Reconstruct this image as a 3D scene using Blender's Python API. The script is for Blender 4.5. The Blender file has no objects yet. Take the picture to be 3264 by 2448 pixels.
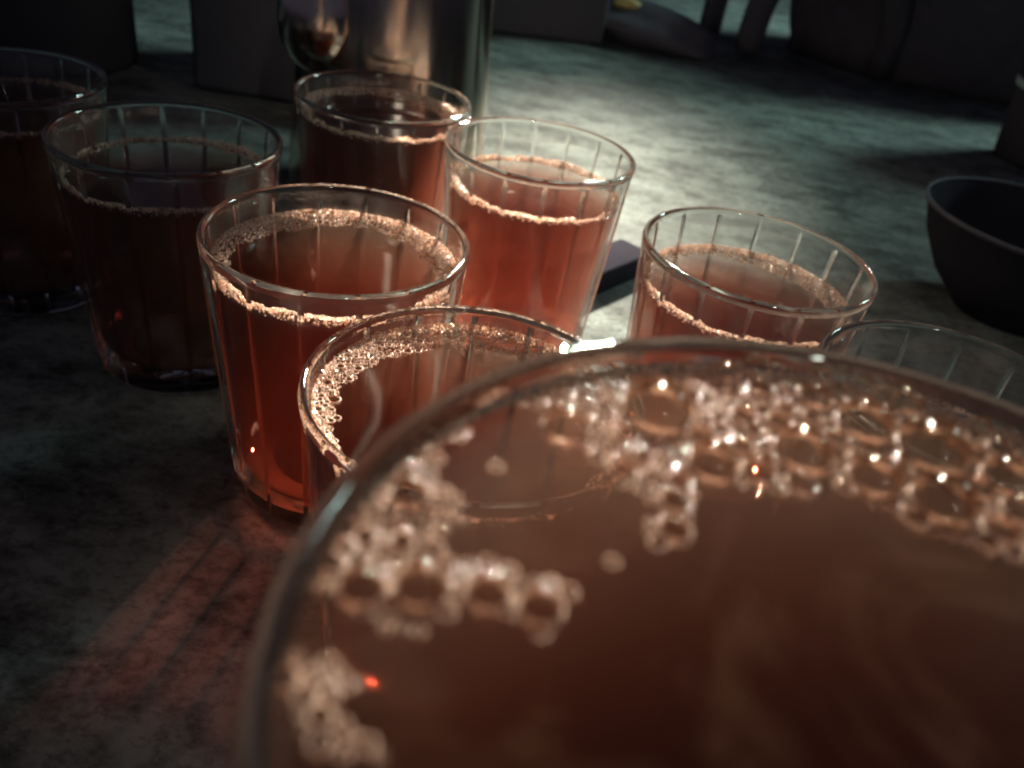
import bpy, bmesh, math, random
import numpy as np
from mathutils import Vector, Matrix

SC = bpy.context.scene
COL = SC.collection
R = math.radians

# ------------------------------------------------------------------ camera
PITCH, ROLL, CAM_H = R(33.209), R(9.649), 0.18162
fw = Vector((0, math.cos(PITCH), -math.sin(PITCH)))
up0 = Vector((0, math.sin(PITCH), math.cos(PITCH)))
rt0 = Vector((1, 0, 0))
rt = math.cos(ROLL) * rt0 + math.sin(ROLL) * up0
up = -math.sin(ROLL) * rt0 + math.cos(ROLL) * up0
cam_data = bpy.data.cameras.new('camera')
cam = bpy.data.objects.new('camera', cam_data)
COL.objects.link(cam)
m = Matrix((rt, up, -fw)).transposed().to_4x4()
m.translation = Vector((0, 0, CAM_H))
cam.matrix_world = m
cam_data.sensor_fit = 'HORIZONTAL'
cam_data.sensor_width = 36
cam_data.lens = 36 * 2666.3 / 3264
cam_data.clip_start = 0.003
cam_data.clip_end = 60
cam_data.dof.use_dof = True
cam_data.dof.focus_distance = 0.19
cam_data.dof.aperture_fstop = 19.0
cam_data.dof.aperture_blades = 0
SC.camera = cam

# ------------------------------------------------------------------ world, lamps, exposure
world = bpy.data.worlds.new('World')
SC.world = world
world.use_nodes = True
bg = world.node_tree.nodes['Background']
bg.inputs[0].default_value = (0.62, 0.62, 1.0, 1)
bg.inputs[1].default_value = 0.058


def area_lamp(name, loc, target, sx, sy, power, color, spread):
    d = bpy.data.lights.new(name, 'AREA')
    d.shape = 'RECTANGLE'
    d.size, d.size_y = sx, sy
    d.energy = power
    d.color = color
    d.spread = R(spread)
    o = bpy.data.objects.new(name, d)
    COL.objects.link(o)
    o.location = loc
    o.rotation_euler = (Vector(target) - Vector(loc)).to_track_quat('-Z', 'Y').to_euler()
    return o


# the low window behind the table, slightly to the right
area_lamp('window_light', (0.30, 2.75, 1.52), (-0.018, 0.315, 0.06), 0.12, 0.42, 3.1, (1.0, 0.93, 0.78), 6.2)
# the cool daylight further back, falling on the far end of the table and on the floor
area_lamp('daylight', (2.2, 2.2, 1.2), (0.28, 1.15, 0.0), 0.9, 0.8, 5.5, (0.60, 0.92, 0.86), 27)
# a narrow bright gap behind the viewer draws the streaks on the facets
area_lamp('gap_light', (0.42, -0.95, 0.75), (0.10, 0.25, 0.08), 0.018, 0.42, 0.10, (0.95, 0.95, 0.85), 22)

SC.view_settings.view_transform = 'Standard'
SC.view_settings.look = 'None'
SC.view_settings.exposure = 0.0
SC.view_settings.gamma = 1.0
SC.view_settings.use_curve_mapping = False
SC.cycles.use_denoising = True
SC.cycles.filter_width = 2.0
SC.cycles.max_bounces = 28
SC.cycles.transmission_bounces = 24
SC.cycles.glossy_bounces = 10
SC.cycles.diffuse_bounces = 4
SC.cycles.transparent_max_bounces = 64
SC.cycles.volume_bounces = 1
SC.cycles.caustics_reflective = True
SC.cycles.caustics_refractive = True
SC.cycles.blur_glossy = 0.6
SC.cycles.sample_clamp_indirect = 4.0
SC.cycles.sample_clamp_direct = 0


# ------------------------------------------------------------------ materials
def new_mat(name):
    mt = bpy.data.materials.new(name)
    mt.use_nodes = True
    nt = mt.node_tree
    for n in list(nt.nodes):
        nt.nodes.remove(n)
    out = nt.nodes.new('ShaderNodeOutputMaterial')
    return mt, nt, out


def node(nt, kind, **kw):
    n = nt.nodes.new(kind)
    for k, v in kw.items():
        if k in n.inputs:
            n.inputs[k].default_value = v
        else:
            setattr(n, k, v)
    return n


def principled(name, color, rough=0.5, metallic=0.0, spec=0.5, noise=None, bump=0.0, bscale=300):
    mt, nt, out = new_mat(name)
    p = node(nt, 'ShaderNodeBsdfPrincipled', Roughness=rough, Metallic=metallic)
    p.inputs['Specular IOR Level'].default_value = spec
    p.inputs['Base Color'].default_value = (*color, 1)
    nt.links.new(p.outputs[0], out.inputs[0])
    if noise:
        tc = node(nt, 'ShaderNodeTexCoord')
        nz = node(nt, 'ShaderNodeTexNoise', Scale=noise[0], Detail=5.0)
        nt.links.new(tc.outputs['Object'], nz.inputs['Vector'])
        mx = node(nt, 'ShaderNodeMix', data_type='RGBA')
        mx.inputs[6].default_value = (*color, 1)
        mx.inputs[7].default_value = (*noise[1], 1)
        nt.links.new(nz.outputs[0], mx.inputs[0])
        nt.links.new(mx.outputs[2], p.inputs['Base Color'])
    if bump:
        tc = node(nt, 'ShaderNodeTexCoord')
        nz = node(nt, 'ShaderNodeTexNoise', Scale=bscale, Detail=4.0)
        nt.links.new(tc.outputs['Object'], nz.inputs['Vector'])
        b = node(nt, 'ShaderNodeBump', Strength=bump, Distance=0.001)
        nt.links.new(nz.outputs[0], b.inputs['Height'])
        nt.links.new(b.outputs[0], p.inputs['Normal'])
    return mt


def mat_glass():
    mt, nt, out = new_mat('clear_glass')
    g = node(nt, 'ShaderNodeBsdfGlass', Roughness=0.0, IOR=1.5)
    g.inputs['Color'].default_value = (0.97, 0.98, 0.97, 1)
    tc = node(nt, 'ShaderNodeTexCoord')
    nz = node(nt, 'ShaderNodeTexNoise', Scale=90.0, Detail=2.0)
    nt.links.new(tc.outputs['Object'], nz.inputs['Vector'])
    b = node(nt, 'ShaderNodeBump', Strength=0.06, Distance=0.002)
    nt.links.new(nz.outputs[0], b.inputs['Height'])
    nt.links.new(b.outputs[0], g.inputs['Normal'])
    nt.links.new(g.outputs[0], out.inputs[0])
    return mt


def schlick(nt, f0):
    """symmetric Fresnel reflectance of a thin sheet"""
    lw = node(nt, 'ShaderNodeLayerWeight', Blend=0.5)
    pw = node(nt, 'ShaderNodeMath', operation='POWER')
    pw.inputs[1].default_value = 5.0
    nt.links.new(lw.outputs['Facing'], pw.inputs[0])
    ma = node(nt, 'ShaderNodeMath', operation='MULTIPLY_ADD')
    ma.inputs[1].default_value = 1 - f0
    ma.inputs[2].default_value = f0
    nt.links.new(pw.outputs[0], ma.inputs[0])
    return ma.outputs[0]


def mat_thin_glass():
    """the plain stretches of the wall: thin parallel glass, light goes straight through"""
    mt, nt, out = new_mat('thin_glass_wall')
    tr = node(nt, 'ShaderNodeBsdfTransparent')
    tr.inputs['Color'].default_value = (0.965, 0.975, 0.97, 1)
    g = node(nt, 'ShaderNodeBsdfGlossy', Roughness=0.03)
    tc = node(nt, 'ShaderNodeTexCoord')
    nz = node(nt, 'ShaderNodeTexNoise', Scale=70.0, Detail=2.0)
    nt.links.new(tc.outputs['Object'], nz.inputs['Vector'])
    b = node(nt, 'ShaderNodeBump', Strength=0.12, Distance=0.002)
    nt.links.new(nz.outputs[0], b.inputs['Height'])
    nt.links.new(b.outputs[0], g.inputs['Normal'])
    # faint smears of handling and dried tea
    n2 = node(nt, 'ShaderNodeTexNoise', Scale=55.0, Detail=6.0, Roughness=0.65)
    nt.links.new(tc.outputs['Object'], n2.inputs['Vector'])
    r = node(nt, 'ShaderNodeValToRGB')
    r.color_ramp.elements[0].position = 0.50
    r.color_ramp.elements[1].position = 0.80
    r.color_ramp.elements[0].color = (0.012, 0.012, 0.012, 1)
    r.color_ramp.elements[1].color = (0.10, 0.10, 0.10, 1)
    nt.links.new(n2.outputs[0], r.inputs[0])
    df = node(nt, 'ShaderNodeBsdfDiffuse')
    df.inputs['Color'].default_value = (0.7, 0.62, 0.58, 1)
    m0 = node(nt, 'ShaderNodeMixShader')
    nt.links.new(r.outputs[0], m0.inputs[0])
    nt.links.new(tr.outputs[0], m0.inputs[1])
    nt.links.new(df.outputs[0], m0.inputs[2])
    mx = node(nt, 'ShaderNodeMixShader')
    nt.links.new(schlick(nt, 0.04), mx.inputs[0])
    nt.links.new(m0.outputs[0], mx.inputs[1])
    nt.links.new(g.outputs[0], mx.inputs[2])
    nt.links.new(mx.outputs[0], out.inputs[0])
    return mt


def mat_tea(name, absorb=98.0, scatter=10.0, sc_col=(0.95, 0.70, 0.52), ab_col=(0.70, 0.38, 0.28), soft_refl=0.004):
    mt, nt, out = new_mat(name)
    tr = node(nt, 'ShaderNodeBsdfTransparent')
    g = node(nt, 'ShaderNodeBsdfGlossy', Roughness=0.015)
    fr = node(nt, 'ShaderNodeFresnel', IOR=1.33)
    # only the open surface meets air; against the glass there is next to no reflection
    ge = node(nt, 'ShaderNodeNewGeometry')
    sx = node(nt, 'ShaderNodeSeparateXYZ')
    nt.links.new(ge.outputs['Normal'], sx.inputs[0])
    ab = node(nt, 'ShaderNodeMath', operation='ABSOLUTE')
    nt.links.new(sx.outputs['Z'], ab.inputs[0])
    gt = node(nt, 'ShaderNodeMath', operation='GREATER_THAN')
    gt.inputs[1].default_value = 0.5
    nt.links.new(ab.outputs[0], gt.inputs[0])
    mu = node(nt, 'ShaderNodeMath', operation='MULTIPLY')
    nt.links.new(gt.outputs[0], mu.inputs[0])
    nt.links.new(fr.outputs[0], mu.inputs[1])
    mx = node(nt, 'ShaderNodeMixShader')
    nt.links.new(mu.outputs[0], mx.inputs[0])
    nt.links.new(tr.outputs[0], mx.inputs[1])
    nt.links.new(g.outputs[0], mx.inputs[2])
    # faint pale swirls painted on the surface in place of soft reflections
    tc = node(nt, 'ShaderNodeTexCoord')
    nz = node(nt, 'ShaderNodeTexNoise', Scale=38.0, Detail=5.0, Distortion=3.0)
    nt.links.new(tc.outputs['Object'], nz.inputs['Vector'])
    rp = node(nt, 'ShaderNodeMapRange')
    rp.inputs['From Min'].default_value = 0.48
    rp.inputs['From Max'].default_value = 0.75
    rp.inputs['To Max'].default_value = soft_refl
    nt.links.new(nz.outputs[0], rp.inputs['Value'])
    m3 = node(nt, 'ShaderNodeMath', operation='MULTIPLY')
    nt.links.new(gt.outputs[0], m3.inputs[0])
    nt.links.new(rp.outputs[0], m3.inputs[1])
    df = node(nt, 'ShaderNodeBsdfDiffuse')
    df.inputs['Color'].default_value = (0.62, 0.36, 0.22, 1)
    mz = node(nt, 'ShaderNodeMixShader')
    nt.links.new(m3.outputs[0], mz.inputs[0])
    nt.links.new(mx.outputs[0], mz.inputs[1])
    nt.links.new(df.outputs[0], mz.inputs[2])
    nt.links.new(mz.outputs[0], out.inputs[0])
    v = node(nt, 'ShaderNodeVolumeAbsorption', Density=absorb)
    v.inputs['Color'].default_value = (*ab_col, 1)
    sc = node(nt, 'ShaderNodeVolumeScatter', Density=scatter, Anisotropy=0.45)
    sc.inputs['Color'].default_value = (*sc_col, 1)
    ad = node(nt, 'ShaderNodeAddShader')
    nt.links.new(v.outputs[0], ad.inputs[0])
    nt.links.new(sc.outputs[0], ad.inputs[1])
    nt.links.new(ad.outputs[0], out.inputs['Volume'])
    return mt


def mat_foam():
    """packed small bubbles: clear where one looks down into a bubble, creamy along the walls, with sharp glints"""
    mt, nt, out = new_mat('tea_foam')
    d = node(nt, 'ShaderNodeBsdfDiffuse')
    d.inputs['Color'].default_value = (0.72, 0.53, 0.42, 1)
    t = node(nt, 'ShaderNodeBsdfTranslucent')
    t.inputs['Color'].default_value = (0.80, 0.52, 0.39, 1)
    m1 = node(nt, 'ShaderNodeMixShader')
    m1.inputs[0].default_value = 0.58
    nt.links.new(d.outputs[0], m1.inputs[1])
    nt.links.new(t.outputs[0], m1.inputs[2])
    tr = node(nt, 'ShaderNodeBsdfTransparent')
    tr.inputs['Color'].default_value = (0.96, 0.90, 0.86, 1)
    lw = node(nt, 'ShaderNodeLayerWeight', Blend=0.5)
    rp = node(nt, 'ShaderNodeMapRange')
    rp.inputs['From Min'].default_value = 0.05
    rp.inputs['From Max'].default_value = 0.60
    rp.inputs['To Min'].default_value = 0.62
    rp.inputs['To Max'].default_value = 1.0
    nt.links.new(lw.outputs['Facing'], rp.inputs['Value'])
    m0 = node(nt, 'ShaderNodeMixShader')
    nt.links.new(rp.outputs[0], m0.inputs[0])
    nt.links.new(tr.outputs[0], m0.inputs[1])
    nt.links.new(m1.outputs[0], m0.inputs[2])
    g = node(nt, 'ShaderNodeBsdfGlossy', Roughness=0.10)
    m2 = node(nt, 'ShaderNodeMixShader')
    nt.links.new(schlick(nt, 0.03), m2.inputs[0])
    nt.links.new(m0.outputs[0], m2.inputs[1])
    nt.links.new(g.outputs[0], m2.inputs[2])
    nt.links.new(m2.outputs[0], out.inputs[0])
    return mt


def mat_film():
    mt, nt, out = new_mat('bubble_film')
    tr = node(nt, 'ShaderNodeBsdfTransparent')
    tr.inputs['Color'].default_value = (0.93, 0.86, 0.80, 1)
    g = node(nt, 'ShaderNodeBsdfGlossy', Roughness=0.05)
    g.inputs['Color'].default_value = (1.0, 0.9, 0.8, 1)
    df = node(nt, 'ShaderNodeBsdfTranslucent')
    df.inputs['Color'].default_value = (0.75, 0.45, 0.28, 1)
    m0 = node(nt, 'ShaderNodeMixShader')
    lw = node(nt, 'ShaderNodeLayerWeight', Blend=0.35)
    mu = node(nt, 'ShaderNodeMath', operation='MULTIPLY')
    mu.inputs[1].default_value = 0.42
    nt.links.new(lw.outputs['Facing'], mu.inputs[0])
    nt.links.new(mu.outputs[0], m0.inputs[0])
    nt.links.new(tr.outputs[0], m0.inputs[1])
    nt.links.new(df.outputs[0], m0.inputs[2])
    fr = node(nt, 'ShaderNodeFresnel', IOR=1.36)
    mx = node(nt, 'ShaderNodeMixShader')
    nt.links.new(fr.outputs[0], mx.inputs[0])
    nt.links.new(m0.outputs[0], mx.inputs[1])
    nt.links.new(g.outputs[0], mx.inputs[2])
    nt.links.new(mx.outputs[0], out.inputs[0])
    return mt


def mat_table():
    mt, nt, out = new_mat('weathered_table_top')
    p = node(nt, 'ShaderNodeBsdfPrincipled')
    p.inputs['Specular IOR Level'].default_value = 0.05
    tc = node(nt, 'ShaderNodeTexCoord')

    def noise(scale, stretch, detail, rough=0.55, dist=0.0, rot=0.0):
        mp = node(nt, 'ShaderNodeMapping')
        mp.inputs['Scale'].default_value = stretch
        mp.inputs['Rotation'].default_value = (0, 0, rot)
        nt.links.new(tc.outputs['Object'], mp.inputs['Vector'])
        n = node(nt, 'ShaderNodeTexNoise', Scale=scale, Detail=detail, Roughness=rough, Distortion=dist)
        nt.links.new(mp.outputs[0], n.inputs['Vector'])
        return n

    def ramp(src, a, b, ca, cb):
        r = node(nt, 'ShaderNodeValToRGB')
        r.color_ramp.elements[0].position = a
        r.color_ramp.elements[1].position = b
        r.color_ramp.elements[0].color = (*ca, 1)
        r.color_ramp.elements[1].color = (*cb, 1)
        nt.links.new(src, r.inputs[0])
        return r

    big = noise(7, (0.8, 1.2, 1), 7, 0.62, 0.15, 0.35)
    mid = noise(42, (0.8, 1.25, 1), 8, 0.72, 0.1, 0.25)
    fine = noise(260, (0.9, 1.1, 1), 6, 0.75)
    base = ramp(big.outputs[0], 0.36, 0.62, (0.084, 0.092, 0.086), (0.182, 0.200, 0.182))
    blot = ramp(mid.outputs[0], 0.36, 0.56, (0.30, 0.29, 0.29), (1.0, 1.0, 1.0))
    spk = ramp(fine.outputs[0], 0.38, 0.52, (0.40, 0.38, 0.37), (1.0, 1.0, 1.0))
    stain = noise(15, (0.8, 1.2, 1), 6, 0.7, 0.4, 0.9)
    st = ramp(stain.outputs[0], 0.33, 0.43, (0.38, 0.36, 0.36), (1.0, 1.0, 1.0))
    m1 = node(nt, 'ShaderNodeMix', data_type='RGBA', blend_type='MULTIPLY')
    m1.inputs[0].default_value = 0.9
    m2 = node(nt, 'ShaderNodeMix', data_type='RGBA', blend_type='MULTIPLY')
    m2.inputs[0].default_value = 0.7
    nt.links.new(base.outputs[0], m1.inputs[6])
    nt.links.new(blot.outputs[0], m1.inputs[7])
    nt.links.new(m1.outputs[2], m2.inputs[6])
    nt.links.new(spk.outputs[0], m2.inputs[7])
    m3 = node(nt, 'ShaderNodeMix', data_type='RGBA', blend_type='MULTIPLY')
    m3.inputs[0].default_value = 0.8
    nt.links.new(m2.outputs[2], m3.inputs[6])
    nt.links.new(st.outputs[0], m3.inputs[7])
    nt.links.new(m3.outputs[2], p.inputs['Base Color'])
    rr = ramp(big.outputs[0], 0.3, 0.7, (0.75,) * 3, (0.95,) * 3)
    nt.links.new(rr.outputs[0], p.inputs['Roughness'])
    b = node(nt, 'ShaderNodeBump', Strength=0.35, Distance=0.0012)
    nt.links.new(fine.outputs[0], b.inputs['Height'])
    nt.links.new(b.outputs[0], p.inputs['Normal'])
    nt.links.new(p.outputs[0], out.inputs[0])
    return mt


M = dict(
    glass=mat_glass(),
    thin=mat_thin_glass(),
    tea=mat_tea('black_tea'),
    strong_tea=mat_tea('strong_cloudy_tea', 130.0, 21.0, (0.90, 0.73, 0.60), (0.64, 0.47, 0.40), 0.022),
    foam=mat_foam(),
    film=mat_film(),
    table=mat_table(),
    floor=principled('floor_concrete', (0.42, 0.42, 0.40), 0.8, noise=(5, (0.30, 0.31, 0.30))),
    steel=principled('polished_steel', (0.66, 0.54, 0.45), 0.16, 1.0, bump=0.05, bscale=60),
    black=principled('black_plastic', (0.045, 0.042, 0.05), 1.0, 0.0, 0.0, noise=(40, (0.065, 0.06, 0.07)), bump=0.1),
    ink=principled('ink_black', (0.016, 0.015, 0.02), 1.0, 0.0, 0.0, noise=(40, (0.026, 0.024, 0.03)), bump=0.1),
    dull=principled('dark_lacquer', (0.06, 0.06, 0.072), 0.85, 0.0, 0.1, noise=(14, (0.085, 0.082, 0.097)), bump=0.2),
    cloth=principled('black_cloth', (0.10, 0.095, 0.11), 0.9, 0.0, 0.05, noise=(60, (0.06, 0.058, 0.07)), bump=0.5, bscale=120),
    ochre=principled('ochre_paper', (0.55, 0.42, 0.14), 0.7, noise=(30, (0.4, 0.3, 0.1))),
    pale=principled('pale_glint', (0.45, 0.62, 0.60), 0.5, noise=(50, (0.5, 0.42, 0.36))),
    salmon=principled('salmon_strip', (0.75, 0.42, 0.32), 0.5, noise=(50, (0.6, 0.35, 0.27))),
)


# ------------------------------------------------------------------ helpers
def link_mesh(name, verts, faces, mat, parent=None, smooth=True, loc=(0, 0, 0), mat2=None, slots=None):
    me = bpy.data.meshes.new(name)
    me.from_pydata(verts, [], faces)
    me.materials.append(mat)
    if mat2:
        me.materials.append(mat2)
        me.polygons.foreach_set('material_index', slots)
    if smooth:
        me.polygons.foreach_set('use_smooth', [True] * len(me.polygons))
    me.update()
    o = bpy.data.objects.new(name, me)
    COL.objects.link(o)
    o.location = loc
    if parent:
        o.parent = parent
    return o


def thing(name, label, cat, loc, group=None, rz=0):
    o = bpy.data.objects.new(name, None)
    o.empty_display_size = 0.02
    COL.objects.link(o)
    o.location = loc
    o.rotation_euler = (0, 0, rz)
    o['label'] = label
    o['category'] = cat
    if group:
        o['group'] = group
    return o


def tag(o, label, cat, group=None):
    o['label'] = label
    o['category'] = cat
    if group:
        o['group'] = group
    return o


def lathe(profile, seg=64):
    """closed revolve; profile from axis (r=0) to axis (r=0), or a closed tube otherwise"""
    verts, faces, rows = [], [], []
    for r, z in profile:
        if r < 1e-7:
            rows.append([len(verts)])
            verts.append((0, 0, z))
        else:
            rows.append(list(range(len(verts), len(verts) + seg)))
            for k in range(seg):
                a = 2 * math.pi * k / seg
                verts.append((r * math.cos(a), r * math.sin(a), z))
    for a, b in zip(rows[:-1], rows[1:]):
        for k in range(seg):
            k2 = (k + 1) % seg
            if len(a) == 1 and len(b) == 1:
                continue
            if len(a) == 1:
                faces.append((a[0], b[k], b[k2])[::-1])
            elif len(b) == 1:
                faces.append((a[k], a[k2], b[0]))
            else:
                faces.append((a[k], a[k2], b[k2], b[k]))
    return verts, faces


def rounded_box(sx, sy, sz, bev, segs=3):
    bm = bmesh.new()
    bmesh.ops.create_cube(bm, size=1)
    for v in bm.verts:
        v.co.x *= sx
        v.co.y *= sy
        v.co.z = (v.co.z + 0.5) * sz
    bmesh.ops.bevel(bm, geom=bm.edges[:], offset=bev, segments=segs, profile=0.5, affect='EDGES')
    bm.verts.index_update()
    v = [tuple(q.co) for q in bm.verts]
    f = [tuple(x.index for x in p.verts) for p in bm.faces]
    bm.free()
    return v, f


def tube(points, rad, seg=10):
    pts = [Vector(p) for p in points]
    verts, faces = [], []
    n = len(pts)
    prev = None
    for i, p in enumerate(pts):
        t = (pts[min(i + 1, n - 1)] - pts[max(i - 1, 0)]).normalized()
        a = prev if prev is not None else (Vector((0, 0, 1)) if abs(t.z) < 0.9 else Vector((1, 0, 0)))
        u = (a - t * a.dot(t)).normalized()
        prev = u
        w = t.cross(u)
        for k in range(seg):
            an = 2 * math.pi * k / seg
            verts.append(tuple(p + rad * (math.cos(an) * u + math.sin(an) * w)))
    for i in range(n - 1):
        for k in range(seg):
            k2 = (k + 1) % seg
            faces.append((i * seg + k, i * seg + k2, (i + 1) * seg + k2, (i + 1) * seg + k))
    faces.append(tuple(range(seg))[::-1])
    faces.append(tuple((n - 1) * seg + k for k in range(seg)))
    return verts, faces


# ------------------------------------------------------------------ setting
v, f = rounded_box(3.6, 4.0, 0.04, 0.004, 2)
table = link_mesh('table_top', v, f, M['table'], loc=(0.3, 1.0, -0.04), smooth=False)
table['kind'] = 'structure'
fl = link_mesh('floor', [(-8, -4, 0), (8, -4, 0), (8, 14, 0), (-8, 14, 0)], [(0, 1, 2, 3)], M['floor'], loc=(0, 0, -0.55), smooth=False)
fl['kind'] = 'structure'

# ------------------------------------------------------------------ the fluted tea glass
GH, GR, GB, WALL, FLOOR_T = 0.0845, 0.0360, 0.0290, 0.0017, 0.0085
NP = 16


def glass_radius(z, h=GH, rt_=GR, rb=GB):
    return rb + (rt_ - rb) * (z / h) ** 0.9


def inner_radius(z, h=GH, rt_=GR, rb=GB):
    return glass_radius(z, h, rt_, rb) - WALL - 0.0006 * (1 - z / h)


def fluted_glass(h=GH, rt_=GR, rb=GB, fl_t=FLOOR_T, panels=NP, flute=1.0):
    """one closed thick-walled tumbler; pressed panels meet in fine ridges outside"""
    offs = [0, .018, .036, .06, .1, .2, .35, .5, .65, .8, .9, .94, .964, .982]
    angs = [(k + o) * 2 * math.pi / panels for k in range(panels) for o in offs]
    loc = [o - round(o) for k in range(panels) for o in offs]       # -.5 .. .5 from a ridge
    n = len(angs)
    prof = []
    prof += [('o', 0.0, 0.0, 0.0)]                                  # kind, radius shrink, z, flute amount
    prof += [('o', 0.0035, 0.0, 0.2), ('o', 0.0016, 0.0006, 0.5), ('o', 0.0004, 0.002, 0.9), ('o', 0.0, 0.004, 1.0)]
    for t in (.1, .2, .3, .4, .5, .6, .7, .78, .84):
        prof.append(('o', 0.0, h * t, 1.0))
    prof += [('o', 0, h * .90, 1.0), ('o', 0, h * .93, .9), ('o', -0.0001, h * .955, .3), ('o', -0.0003, h - .0026, .05),
             ('o', -0.0003, h - .0014, 0), ('o', 0.0, h - .0005, 0), ('o', 0.0006, h, 0), ('o', 0.0012, h - .0001, 0),
             ('i', -0.0002, h - .0009, 0), ('i', 0, h - .002, 0)]
    for t in (.92, .85, .78, .7, .6, .5, .4, .3, .2):
        prof.append(('i', 0, h * t, 0))
    prof += [('i', 0.0002, fl_t + .004, 0), ('i', 0.0012, fl_t + .0016, 0), ('i', 0.004, fl_t + .0004, 0), ('i', 0.010, fl_t, 0)]
    verts, faces = [], []
    c0 = len(verts)
    verts.append((0, 0, 0.0012))
    rows = []
    first = True
    for kind, sh, z, fa in prof:
        if first:
            first = False
            rr = glass_radius(0, h, rt_, rb) * 0.72
            rows.append([len(verts) + k for k in range(n)])
            verts += [(rr * math.cos(a), rr * math.sin(a), 0.0012) for a in angs]
            continue
        base = (glass_radius if kind == 'o' else inner_radius)(z, h, rt_, rb) - sh
        rows.append([len(verts) + k for k in range(n)])
        for a, l in zip(angs, loc):
            da = abs(l) * 2 * math.pi / panels
            flat = base * math.cos(math.pi / panels) / math.cos(math.pi / panels - da)
            flat = base - (base - flat) * 0.30 * flute
            ridge = 0.00028 * flute * math.exp(-(abs(l) / 0.028) ** 2)
            r = base + fa * (flat - base + ridge)
            verts.append((r * math.cos(a), r * math.sin(a), z))
    c1 = len(verts)
    verts.append((0, 0, fl_t))
    slots = []
    for k in range(n):
        faces.append((c0, rows[0][(k + 1) % n], rows[0][k]))
        faces.append((c1, rows[-1][k], rows[-1][(k + 1) % n]))
        slots += [0, 0]
    zs = [p[2] for p in prof]
    for i, (a, b) in enumerate(zip(rows[:-1], rows[1:])):
        zl, zh = min(zs[i], zs[i + 1]), max(zs[i], zs[i + 1])
        solid = zl > h - .0027 or zl < fl_t * .9                     # the thick rim and foot refract
        for k in range(n):
            k2 = (k + 1) % n
            faces.append((a[k], a[k2], b[k2], b[k]))
            lm = abs((loc[k] + (loc[k2] if abs(loc[k2] - loc[k]) < .5 else loc[k])) / 2)
            ridge = prof[i][0] == 'o' and prof[i][3] > .25 and lm < .05 and flute > .5
            slots.append(0 if (solid or ridge) else 1)
    return verts, faces, slots


def tea_body(level, h=GH, rt_=GR, rb=GB, fl_t=FLOOR_T, seg=96):
    ov = 0.00035                                                    # the tea wets the wall: it reaches a hair into the glass
    prof = [(0, fl_t - ov)]
    prof += [(inner_radius(fl_t, h, rt_, rb) - .010, fl_t - ov), (inner_radius(fl_t, h, rt_, rb) - .004, fl_t + .0004 - ov),
             (inner_radius(fl_t, h, rt_, rb) - .0012 + ov, fl_t + .0016), (inner_radius(fl_t + .004, h, rt_, rb) - .0002 + ov, fl_t + .004)]
    zz = np.linspace(fl_t + .008, level - .002, 9)
    prof += [(inner_radius(z, h, rt_, rb) + ov, float(z)) for z in zz]
    ri = inner_radius(level, h, rt_, rb)
    prof += [(ri + ov, level + .0007), (ri - .0004, level + .0004), (ri - .0012, level + .0001), (ri - .0024, level), (ri * .6, level), (ri * .3, level), (0, level)]
    return lathe(prof, seg)


def pack(rng, region, n_try, rmin, rmax, power, keep=(), slack=0.9, cap=4000):
    """dart throwing: region(rng) gives a candidate point (mm); returns [(x, y, r)]"""
    cell = 2.0
    grid = {}
    out = []

    def add(b):
        out.append(b)
        grid.setdefault((int(b[0] // cell), int(b[1] // cell)), []).append(b)
    big = [b for b in keep if b[2] > 1.0]
    small_keep = [b for b in keep if b[2] <= 1.0]
    for b in small_keep:
        grid.setdefault((int(b[0] // cell), int(b[1] // cell)), []).append(b)
    for _ in range(n_try):
        if len(out) >= cap:
            break
        p = region(rng)
        if p is None:
            continue
        x, y = p
        r = rmin * (1 - rng.random() * (1 - (rmin / rmax) ** power)) ** (-1 / power)
        ok = True
        for b in big:
            if (b[0] - x) ** 2 + (b[1] - y) ** 2 < (b[2] + r * .8) ** 2:
                ok = False
                break
        if not ok:
            continue
        ci, cj = int(x // cell), int(y // cell)
        for i in (ci - 1, ci, ci + 1):
            for j in (cj - 1, cj, cj + 1):
                for b in grid.get((i, j), ()):
                    if (b[0] - x) ** 2 + (b[1] - y) ** 2 < ((b[2] + r) * slack) ** 2:
                        ok = False
                        break
                if not ok:
                    break
            if not ok:
                break
        if ok:
            add((x, y, r))
    return out


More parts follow.
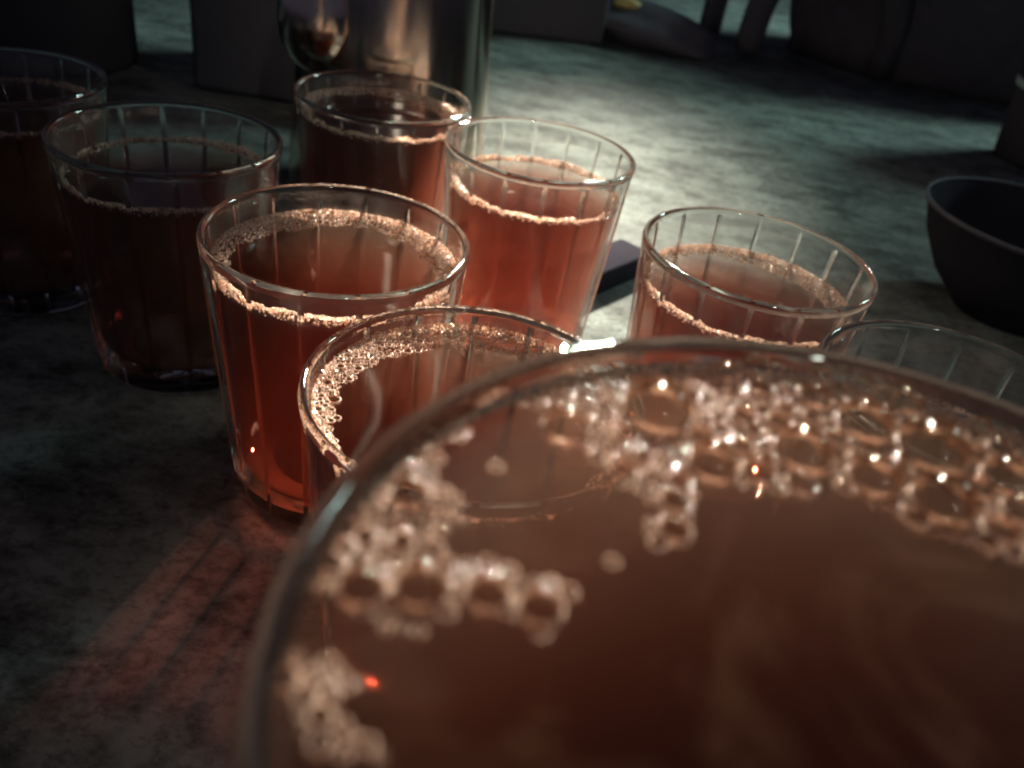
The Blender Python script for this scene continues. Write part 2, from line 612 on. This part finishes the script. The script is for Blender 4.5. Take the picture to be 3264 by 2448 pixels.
def foam_sheet(bubbles, step, rmax, base=lambda x, y: 0.0):
    """the wet walls between the bubbles: a raised ring round every bubble, open inside (mm in, metres out)"""
    n = int(2 * rmax / step) + 3
    H = np.zeros((n, n))
    ax = -rmax + step * np.arange(n)
    wins = []
    for x, y, r in bubbles:
        q = r + min(0.17 * r, 0.25) + .05
        i0, i1 = max(int((x - q + rmax) / step), 0), int((x + q + rmax) / step) + 2
        j0, j1 = max(int((y - q + rmax) / step), 0), int((y + q + rmax) / step) + 2
        gx, gy = np.meshgrid(ax[i0:i1], ax[j0:j1], indexing='ij')
        d = np.sqrt((gx - x) ** 2 + (gy - y) ** 2)
        w = min(0.17 * r, 0.25) + .045
        hh = np.clip(1 - ((d - r) / w) ** 2, 0, None)
        hh = np.where(hh > 0, hh * (0.25 + 0.35 * min(r, 1.0)) + .04 + base(x, y), 0)
        H[i0:i1, j0:j1] = np.maximum(H[i0:i1, j0:j1], hh)
        wins.append((i0, i1, j0, j1, d < r - w * .85))
    for i0, i1, j0, j1, inside in wins:
        H[i0:i1, j0:j1][inside] = 0
    gx, gy = np.meshgrid(ax, ax, indexing='ij')
    H[gx ** 2 + gy ** 2 > rmax ** 2] = 0
    on = H > 0
    fm = (on[:-1, :-1].astype(int) + on[1:, :-1] + on[:-1, 1:] + on[1:, 1:]) >= 3
    use = np.zeros_like(on)
    use[:-1, :-1] |= fm; use[1:, :-1] |= fm; use[:-1, 1:] |= fm; use[1:, 1:] |= fm
    # an edge vertex hangs a little below its ring instead of dropping to the tea
    nb = np.maximum.reduce([np.roll(H, 1, 0), np.roll(H, -1, 0), np.roll(H, 1, 1), np.roll(H, -1, 1)])
    H = np.where(use & ~on, np.where(gx ** 2 + gy ** 2 > (rmax - 2 * step) ** 2, 0, np.maximum(nb - .25, 0)), H)
    idx = -np.ones((n, n), int)
    idx[use] = np.arange(use.sum())
    ii, jj = np.nonzero(use)
    verts = np.stack([ax[ii], ax[jj], H[ii, jj]], 1) / 1000
    p, q = np.nonzero(fm)
    faces = np.stack([idx[p, q], idx[p + 1, q], idx[p + 1, q + 1], idx[p, q + 1]], 1)
    return verts.tolist(), faces.tolist()


def wall_beads(rng, ri, width, bank, n):
    """bubbles pressed against the glass, seen from outside"""
    uv, uf = lathe([(0, -1), (.6, -.8), (.95, -.3), (.95, .3), (.6, .8), (0, 1)], 8)
    uv = np.array(uv)
    V, F = [], []
    for k in range(n):
        t = rng.uniform(0, 2 * math.pi)
        h = bank * min(1, width(t) / 2.4)
        r = rng.uniform(.16, .16 + .42 * rng.random())
        z = rng.uniform(-.9 * rng.random() ** 2, max(h, .3))
        q = ri - r * .9
        V.append(uv * r + np.array([q * math.cos(t), q * math.sin(t), z]))
        F += [tuple(k * len(uv) + i for i in f) for f in uf]
    return (np.concatenate(V) / 1000).tolist(), F


def small_domes(bubbles, base):
    """the films of all the small bubbles, joined"""
    prof = [(1.0, 0.0), (0.94, 0.34), (0.77, 0.62), (0.45, 0.84), (0.0, 0.93)]
    uv, uf = lathe(prof, 12)
    uv = np.array(uv)
    uf = [tuple(q) for q in uf]
    V, F = [], []
    for k, (x, y, r) in enumerate(bubbles):
        o = k * len(uv)
        V.append(uv * r + np.array([x, y, base(x, y) + .06]))
        F += [tuple(o + i for i in q) for q in uf]
    return (np.concatenate(V) / 1000).tolist(), F


# a unit bubble: a dome of thin film with a fine meniscus foot
def dome_mesh():
    prof = [(1.10, 0.0), (1.03, 0.05), (1.0, 0.14)]
    for k in range(1, 9):
        a = math.pi / 2 * k / 9
        prof.append((math.cos(a), 0.14 + 0.80 * math.sin(a)))
    prof.append((0, 0.94))
    v, f = lathe(prof, 28)
    me = bpy.data.meshes.new('bubble')
    me.from_pydata(v, [], f)
    me.materials.append(M['film'])
    me.polygons.foreach_set('use_smooth', [True] * len(me.polygons))
    return me


DOME = dome_mesh()


def add_bubbles(parent, bubbles, level, base=lambda x, y: 0.0):
    for x, y, r in bubbles:
        o = bpy.data.objects.new('bubble', DOME)
        COL.objects.link(o)
        o.parent = parent
        o.location = (x / 1000, y / 1000, level + base(x, y) / 1000)
        o.scale = (r / 1000, r / 1000, r * 1.15 / 1000)


GV, GF, GS = fluted_glass()
GLASS_ME = None


def ring_region(ri, width, bias):
    """candidate points in a ring of foam against the wall; width(theta) in mm"""
    def g(rng):
        t = rng.random() * 2 * math.pi
        w = width(t)
        u = rng.random() ** bias
        if w <= 0.2:
            return None
        rr = ri - u * w
        return rr * math.cos(t), rr * math.sin(t)
    return g


def tea_glass(label, pos, level, seed, width, big=(), rot=0.0, step=0.115, rmax_small=1.05, tries=30000, bank=2.3, group='fluted glasses of tea'):
    global GLASS_ME
    t = thing('tea_glass', label, 'glass', (pos[0], pos[1], 0), group)
    if GLASS_ME is None:
        o = link_mesh('glass_body', GV, GF, M['glass'], t, mat2=M['thin'], slots=GS)
        GLASS_ME = o.data
    else:
        o = bpy.data.objects.new('glass_body', GLASS_ME)
        COL.objects.link(o)
        o.parent = t
    o.rotation_euler = (0, 0, rot)
    v, f = tea_body(level)
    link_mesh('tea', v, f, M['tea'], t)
    rng = random.Random(seed)
    ri = inner_radius(level) * 1000 - 0.1
    # a few countable bubbles, then the fine foam between them
    reg = ring_region(ri - 0.5, width, 0.8)
    med = pack(rng, reg, 260, 0.60, 1.5, 2.0, keep=big, slack=1.1, cap=30)
    cells = list(big) + med
    small = pack(rng, ring_region(ri - .2, width, 0.9), tries, 0.27, rmax_small, 1.25, keep=cells, slack=0.96)

    def base(x, y):
        w = max(width(math.atan2(y, x)), .3)
        u = min(max((ri - math.hypot(x, y)) / w, 0), 1)
        return bank * (1 - u ** 1.5) * min(1, w / 2.4)
    v, f = foam_sheet(cells + small, step, ri, base)
    fo = link_mesh('foam', v, f, M['foam'], t, loc=(0, 0, level + 0.0001))
    fo['kind'] = 'stuff'
    v, f = small_domes(small, base)
    sb = link_mesh('foam_films', v, f, M['film'], t, loc=(0, 0, level + 0.0001))
    sb['kind'] = 'stuff'
    v, f = wall_beads(rng, ri, width, bank, 620)
    wb = link_mesh('wall_foam', v, f, M['foam'], t, loc=(0, 0, level + 0.0001))
    wb['kind'] = 'stuff'
    add_bubbles(t, cells, level + 0.0001, base)
    return t


def wv(a0, amp, lo, *terms):
    """foam width round the wall: terms are (centre angle in degrees, sigma in degrees, extra mm)"""
    def w(t):
        s = a0 + amp * (0.7 * math.sin(2 * t + 3 * a0) + 0.6 * math.sin(5 * t + a0) + 0.6 * math.sin(11 * t + 1.3) + 0.5 * math.sin(23 * t + a0))
        for c, sg, e in terms:
            d = (math.degrees(t) - c + 180) % 360 - 180
            s += e * math.exp(-(d / sg) ** 2)
        return max(lo, s)
    return w


tea_glass('shadowed tea glass just left of the glowing front-left one, dim tea inside',
          (-0.1237, 0.2603), 0.0705, 11, wv(1.4, .4, .8, (60, 40, 1.0)), rot=.08)
tea_glass('glowing red tea glass at front left, whole side visible down to its base',
          (-0.0535, 0.2079), 0.0744, 12, wv(2.8, .8, 1.3, (135, 45, 4.6), (60, 45, 3.0), (20, 25, 2.2)),
          big=[(-15.5, 26.0, 1.35), (-21.5, 19.5, 1.1), (-9.5, 29.5, 1.0), (22.5, 21.0, 1.3)], rot=.02)
tea_glass('tea glass directly in front of the tall steel pot',
          (-0.0715, 0.3463), 0.0754, 13, wv(2.4, .8, 1.2, (80, 60, 4.0), (30, 30, 2.4)),
          big=[(-4, 28.3, 1.5), (12, 26.6, 1.6)], rot=.16)
tea_glass('tea glass in the middle standing against the brightest pale patch of the table',
          (-0.0039, 0.3124), 0.0675, 14, wv(1.9, .6, 1.1, (200, 40, 1.6)), rot=.11)
tea_glass('tea glass on the right with a dark rim and foam along its far wall',
          (0.0683, 0.2447), 0.0692, 15, wv(1.9, .6, 1.1, (60, 55, 4.4), (10, 30, 2.4)), rot=.2)
tea_glass('tea glass cut off by the right edge, only its far rim and clear panels showing',
          (0.1093, 0.1782), 0.0630, 16, wv(1.5, .4, .8), rot=.05)
tea_glass('foamy tea glass half hidden directly behind the large foreground glass',
          (-0.0070, 0.1445), 0.0779, 17, wv(2.6, .7, 1.2, (95, 50, 5.6), (160, 35, 2.4)),
          big=[(-11.6, 26.6, 1.75), (-3.0, 28.2, .95), (5.2, 28.8, 1.5), (-6.6, 26.6, .8), (1.5, 27.0, .9), (11.0, 27.5, 1.2), (-16.0, 23.0, .9), (4.8, 31.3, .8)], rot=.13)
tea_glass('barely lit tea glass cut off by the left edge of the picture',
          (-0.2000, 0.2920), 0.0720, 18, wv(1.6, .4, .8), rot=.3, tries=9000, step=.2)

# ------------------------------------------------------------------ the large glass in the foreground
BH, BR_, BB = 0.14084, 0.0432, 0.0345
BLEV = 0.1375
big_glass = thing('large_tea_glass', 'large brimful glass of tea with bubbles filling the blurred foreground', 'glass', (0.03052, 0.03625, 0))
gv, gf, gs = fluted_glass(BH, BR_, BB, 0.010, 16, 0.35)
link_mesh('glass_body', gv, gf, M['glass'], big_glass, mat2=M['thin'], slots=gs)
v, f = tea_body(BLEV, BH, BR_, BB, 0.010, 128)
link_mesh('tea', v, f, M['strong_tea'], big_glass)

PATCHES = [
    [(-33.9, 30.6), (-26.4, 36.3), (-22.4, 38.8), (-13.8, 41.1), (-5.0, 42.8), (3.8, 43.1), (9.1, 42.8), (14.0, 41.2), (19.3, 38.4), (24.0, 36.0), (28.0, 31.0), (22, 22), (13.5, 17.1), (9.8, 18.5), (6.8, 19.5), (3.7, 20.7), (1.5, 22.0), (-2.8, 22.4), (-6.6, 21.2), (-10.1, 20.8), (-13.6, 20.2), (-14.3, 16.7), (-15.0, 12.6), (-17.1, 10.8), (-18.2, 12.9), (-17.7, 16.6), (-19.7, 18.6), (-22.2, 21.1), (-25.0, 25.6), (-27.9, 27.6), (-29.6, 25.8), (-31.8, 29.1)],
    [(-34.3, 26.5), (-33.1, 24.6), (-33.9, 19.9), (-35.3, 18.4), (-35.1, 14.4), (-33.2, 13.4), (-32.9, 11.2), (-33.8, 9.0), (-32.7, 6.6), (-30.6, 7.3), (-29.0, 6.5), (-26.1, 6.3), (-24.0, 5.7), (-24.0, 3.0), (-25.8, 1.2), (-28.6, 2.5), (-31.9, 2.0), (-33.5, -0.4), (-36.1, -0.6), (-37.9, 0.5), (-40.6, 1.6), (-41.6, 5.1), (-41.6, 9.2), (-40.2, 14.3), (-38.6, 18.1), (-36.8, 22.0), (-35.5, 24.8)],
    [(-23.9, 34.8), (-34.3, 26.5), (-35.5, 24.8), (-33.9, 23.7), (-32.3, 26.7), (-28.6, 29.8), (-23.9, 31.3)],
    [(-40.9, -4.2), (-37.5, -3.4), (-36.8, -5.0), (-38.0, -6.7), (-37.1, -8.0), (-34.7, -7.9), (-34.1, -9.2), (-38.2, -10.0), (-39.5, -7.4), (-40.5, -6.0)],
]
BUB = [(-13.6, 37.5, 1.0), (-15.6, 38.0, 0.56), (-10.4, 37.3, 0.45), (-5.5, 37.2, 1.36), (-2.5, 37.9, 0.92), (0.1, 37.0, 1.72), (3.3, 39.3, 1.0), (-3.4, 34.2, 0.99), (-8.0, 31.5, 1.27), (4.3, 33.7, 2.74), (9.9, 38.4, 1.74), (12.9, 38.9, 0.44), (14.4, 38.2, 0.55), (10.2, 31.0, 3.3), (-3.2, 26.9, 2.75), (-1.6, 30.6, 1.0), (-8.9, 26.5, 1.1), (-12.0, 22.8, 2.17), (-7.9, 22.9, 1.53), (3.0, 24.9, 2.41), (16.6, 28.3, 2.52), (8.5, 23.0, 2.8), (-20.0, 20.1, 1.25), (-15.2, 19.8, 1.1), (-15.7, 17.1, 1.35), (-16.0, 13.7, 1.33), (-16.5, 30.0, 3.25), (17.6, 33.0, 1.38), (-17.4, 11.9, 0.7), (15.9, 23.6, 1.88), (12.6, 20.4, 1.59), (-25.1, 24.7, 2.1), (-36.8, 12.3, 1.53), (-38.1, 2.4, 1.65), (-34.2, 3.4, 1.9), (-29.7, 3.9, 1.53), (-26.0, 3.5, 1.54), (-39.0, 6.9, 0.85), (-36.4, 7.3, 0.86), (-37.2, 17.7, 0.82), (-35.0, 21.9, 0.87), (-37.9, 9.9, 0.67), (-28.4, 6.4, 0.59), (-34.1, 7.3, 0.72), (-39.4, -5.0, 0.48), (-37.8, -4.3, 0.35), (-37.7, -9.2, 0.65), (-35.2, -8.6, 0.59), (-36.8, -7.7, 0.4), (-19.5, 25.4, 1.2), (-21.6, 29.0, .9), (-20.5, 33.0, .8), (-12.6, 27.0, 1.3), (-13.0, 33.6, .9), (21.5, 29.5, 1.6), (20.4, 25.0, 1.9), (-37.6, 14.6, .75), (-35.9, 16.0, .6), (-39.0, 11.6, .6), (-35.2, 10.6, .7), (-33.0, 5.9, .6), (-31.9, 3.2, .55), (-38.9, 4.6, .6), (-36.3, 5.3, .55), (-36.2, 19.6, .5), (-22.8, 31.6, .8), (-19.2, 35.8, .7), (-18.2, 22.6, .9), (-17.0, 25.6, .7), (-10.6, 28.6, .9), (-11.8, 30.4, .6)]


def in_poly(x, y, P):
    c = False
    j = len(P) - 1
    for i in range(len(P)):
        (xi, yi), (xj, yj) = P[i], P[j]
        if (yi > y) != (yj > y) and x < (xj - xi) * (y - yi) / (yj - yi) + xi:
            c = not c
        j = i
    return c


rng = random.Random(5)
RB = inner_radius(BLEV, BH, BR_, BB) * 1000 - 0.15


def big_region(r_):
    P = PATCHES[r_.choices((0, 1, 2, 3), (62, 24, 8, 6))[0]]
    xs = [p[0] for p in P]
    ys = [p[1] for p in P]
    x, y = r_.uniform(min(xs), max(xs)), r_.uniform(min(ys), max(ys))
    if x * x + y * y > (RB - .1) ** 2 or not in_poly(x, y, P):
        return None
    return x, y


med = pack(rng, lambda r_: (lambda p: p if p and p[0] > -9 else None)(big_region(r_)), 9000, 0.75, 2.0, 1.1, keep=BUB, slack=1.0, cap=95)
med += pack(rng, big_region, 9000, 0.36, 1.0, 1.4, keep=BUB + med, slack=1.02, cap=150)
cells = BUB + med
small = pack(rng, lambda r_: (lambda p: p if p and (r_.random() < (.10 if p[0] < -8 else .03)) else None)(big_region(r_)), 90000, 0.28, 0.95, 1.2, keep=cells, slack=0.97, cap=9000)
for _ in range(16):
    a, q = rng.uniform(.5, 3.0), rng.uniform(22, 39)
    small.append((q * math.cos(a), q * math.sin(a), rng.uniform(.25, .6)))


def big_base(x, y):
    return 0.6 * max(0, 1 - (RB - math.hypot(x, y)) / 5) + .1 + .1 * math.sin(.9 * x + 1) * math.sin(1.1 * y)


v, f = foam_sheet(cells + small, 0.12, RB, big_base)
fo = link_mesh('foam', v, f, M['foam'], big_glass, loc=(0, 0, BLEV + 0.0001))
fo['kind'] = 'stuff'
v, f = small_domes(small, big_base)
sb = link_mesh('foam_films', v, f, M['film'], big_glass, loc=(0, 0, BLEV + 0.0001))
sb['kind'] = 'stuff'
add_bubbles(big_glass, cells, BLEV + 0.0001, big_base)

# ------------------------------------------------------------------ tall steel pot behind the glasses
pot = thing('steel_pot', 'tall polished steel pot with a bulging spout standing behind the glasses', 'pot', (-0.088, 0.445, 0))
prof = [(0, 0.0015), (.046, 0.0015), (.050, 0.0), (.0525, .002), (.053, .006), (.0522, .03), (.0505, .06), (.0485, .09), (.047, .12), (.0455, .17), (.044, .30),
        (.0455, .304), (.0455, .306), (.0435, .307), (.0432, .30), (.0445, .17), (.046, .12), (.0495, .06), (.052, .008), (.049, .004), (0, .004)]
v, f = lathe(prof, 96)
link_mesh('body', v, f, M['steel'], pot)
# the rounded foot of the spout, facing the glasses at the left
bm = bmesh.new()
bmesh.ops.create_uvsphere(bm, u_segments=40, v_segments=24, radius=1)
for q in bm.verts:
    z = q.co.z
    k = 1.0 if z < 0 else 1.0 - 0.25 * z
    q.co = Vector((q.co.x * .019 * k, q.co.y * .019 * k, z * (.024 if z < 0 else .06)))
bm.verts.index_update()
sv = [tuple(q.co) for q in bm.verts]
sf = [tuple(x.index for x in p.verts) for p in bm.faces]
bm.free()
link_mesh('spout', sv, sf, M['steel'], pot, loc=(-.029, -.037, .096))

# ------------------------------------------------------------------ dark things round the glasses
v, f = rounded_box(.17, .12, .42, .006)
bx = link_mesh('tall_case', v, f, M['dull'], loc=(-0.170, 0.640, 0))  # height carried out of view so its shadow darkens the left side
tag(bx, 'tall black case standing in the dark behind the steel pot', 'case')
fk = thing('dark_flask', 'black flask in the dark upper left corner', 'flask', (-0.375, 0.60, 0))
v, f = lathe([(0, 0), (.062, 0), (.066, .004), (.066, .15), (.060, .19), (.046, .215), (.046, .23), (0, .23)], 48)
link_mesh('body', v, f, M['dull'], fk)
v, f = lathe([(0, .2303), (.048, .2303), (.05, .234), (.05, .28), (.046, .287), (0, .289)], 48)
link_mesh('lid', v, f, M['black'], fk)

v, f = rounded_box(.021, .062, .012, .0015)
mb = link_mesh('small_box', v, f, M['ink'], loc=(.0335, .3845, 0))
mb.rotation_euler = (0, 0, R(-37))
tag(mb, 'small flat black box lying on the table between two tea glasses', 'box')

bowl = thing('dark_bowl', 'round black bowl cut off by the right edge of the picture', 'bowl', (0.262, 0.432, 0))
v, f = lathe([(0, .001), (.026, .001), (.029, 0), (.031, .002), (.045, .016), (.056, .034), (.0615, .0492), (.063, .0505), (.0622, .0516), (.0600, .0505),
              (.0545, .035), (.043, .018), (.029, .006), (0, .005)], 72)
link_mesh('body', v, f, M['ink'], bowl)
v, f = lathe([(.0622, .0519), (.0634, .0512), (.0640, .0522), (.0630, .0534), (.0620, .0529), (.0622, .0519)], 72)
link_mesh('rim', v, f, M['dull'], bowl)

cup = thing('dark_cup', 'tall black cup with a pale glint at the upper right edge', 'cup', (0.432, 0.775, 0))
v, f = lathe([(0, 0), (.036, 0), (.040, .003), (.046, .07), (.050, .105), (.049, .107), (.047, .105), (.037, .01), (0, .009)], 56)
link_mesh('body', v, f, M['black'], cup)
v, f = lathe([(.0452, .060), (.0468, .061), (.0473, .066), (.0462, .067), (.0452, .060)], 56)
link_mesh('glint_ring', v, f, M['pale'], cup)  # pale ring whose colour stands in for the glint on the cup

# a dark box with a cloth at its foot on the far part of the table
fb = link_mesh('far_box', *rounded_box(.20, .12, .11, .004), M['dull'], loc=(-0.075, 1.01, 0))
fb.rotation_euler = (0, 0, R(12))
tag(fb, 'dark box at the top of the picture right of the steel pot', 'box')


def lump(name, sx, sy, sz, seed, mat, loc, rz=0, parent=None, amp=.18, lean=0.0):
    bm = bmesh.new()
    bmesh.ops.create_icosphere(bm, subdivisions=5, radius=1)
    r_ = random.Random(seed)
    ph = [(r_.uniform(1.5, 5), r_.uniform(1.5, 5), r_.uniform(1.5, 5), r_.uniform(0, 6.28)) for _ in range(7)]
    for q in bm.verts:
        d = sum(math.sin(a * q.co.x + b * q.co.y + c * q.co.z + p) for a, b, c, p in ph) / 7
        co = q.co * (1 + amp * d)
        z = max(co.z, -0.55)
        q.co = Vector((co.x * sx + lean * z * sx, co.y * sy, (z + 0.55) / 1.55 * sz))
    bm.verts.index_update()
    v = [tuple(q.co) for q in bm.verts]
    f = [tuple(x.index for x in p.verts) for p in bm.faces]
    bm.free()
    o = link_mesh(name, v, f, mat, parent, loc=loc)
    o.rotation_euler = (0, 0, rz)
    return o


cl = thing('folded_cloth', 'dark crumpled cloth with an ochre patch beside the far box', 'cloth', (0.085, 1.02, 0))
lump('fabric', .075, .05, .042, 3, M['cloth'], (0, 0, 0), R(-8), cl, lean=-.3)
lump('ochre_patch', .016, .012, .010, 4, M['ochre'], (-.030, -.010, .036), 0, cl)

bag = thing('black_bag', 'large black bag with looped straps filling the upper right corner', 'bag', (0.43, 1.15, 0))
lump('body', .25, .16, .24, 8, M['cloth'], (.07, .0, 0), R(-6), bag, amp=.22)


def loop(x0, x1, y, h, rad, name, mat):
    pts = []
    for k in range(25):
        a = math.pi * k / 24
        pts.append((x0 + (x1 - x0) * (1 - math.cos(a)) / 2, y + .02 * math.sin(a * 2), 0.006 + h * math.sin(a) ** .8))
    v, f = tube(pts, rad, 12)
    link_mesh(name, v, f, mat, bag)


loop(-.262, -.150, -.02, .16, .014, 'strap', M['cloth'])
loop(-.225, -.07, -.10, .12, .016, 'strap', M['cloth'])
v, f = tube([(-.02, -.155, .150), (.02, -.165, .158), (.05, -.168, .176), (.085, -.16, .19)], .006, 10)
link_mesh('trim', v, f, M['salmon'], bag)
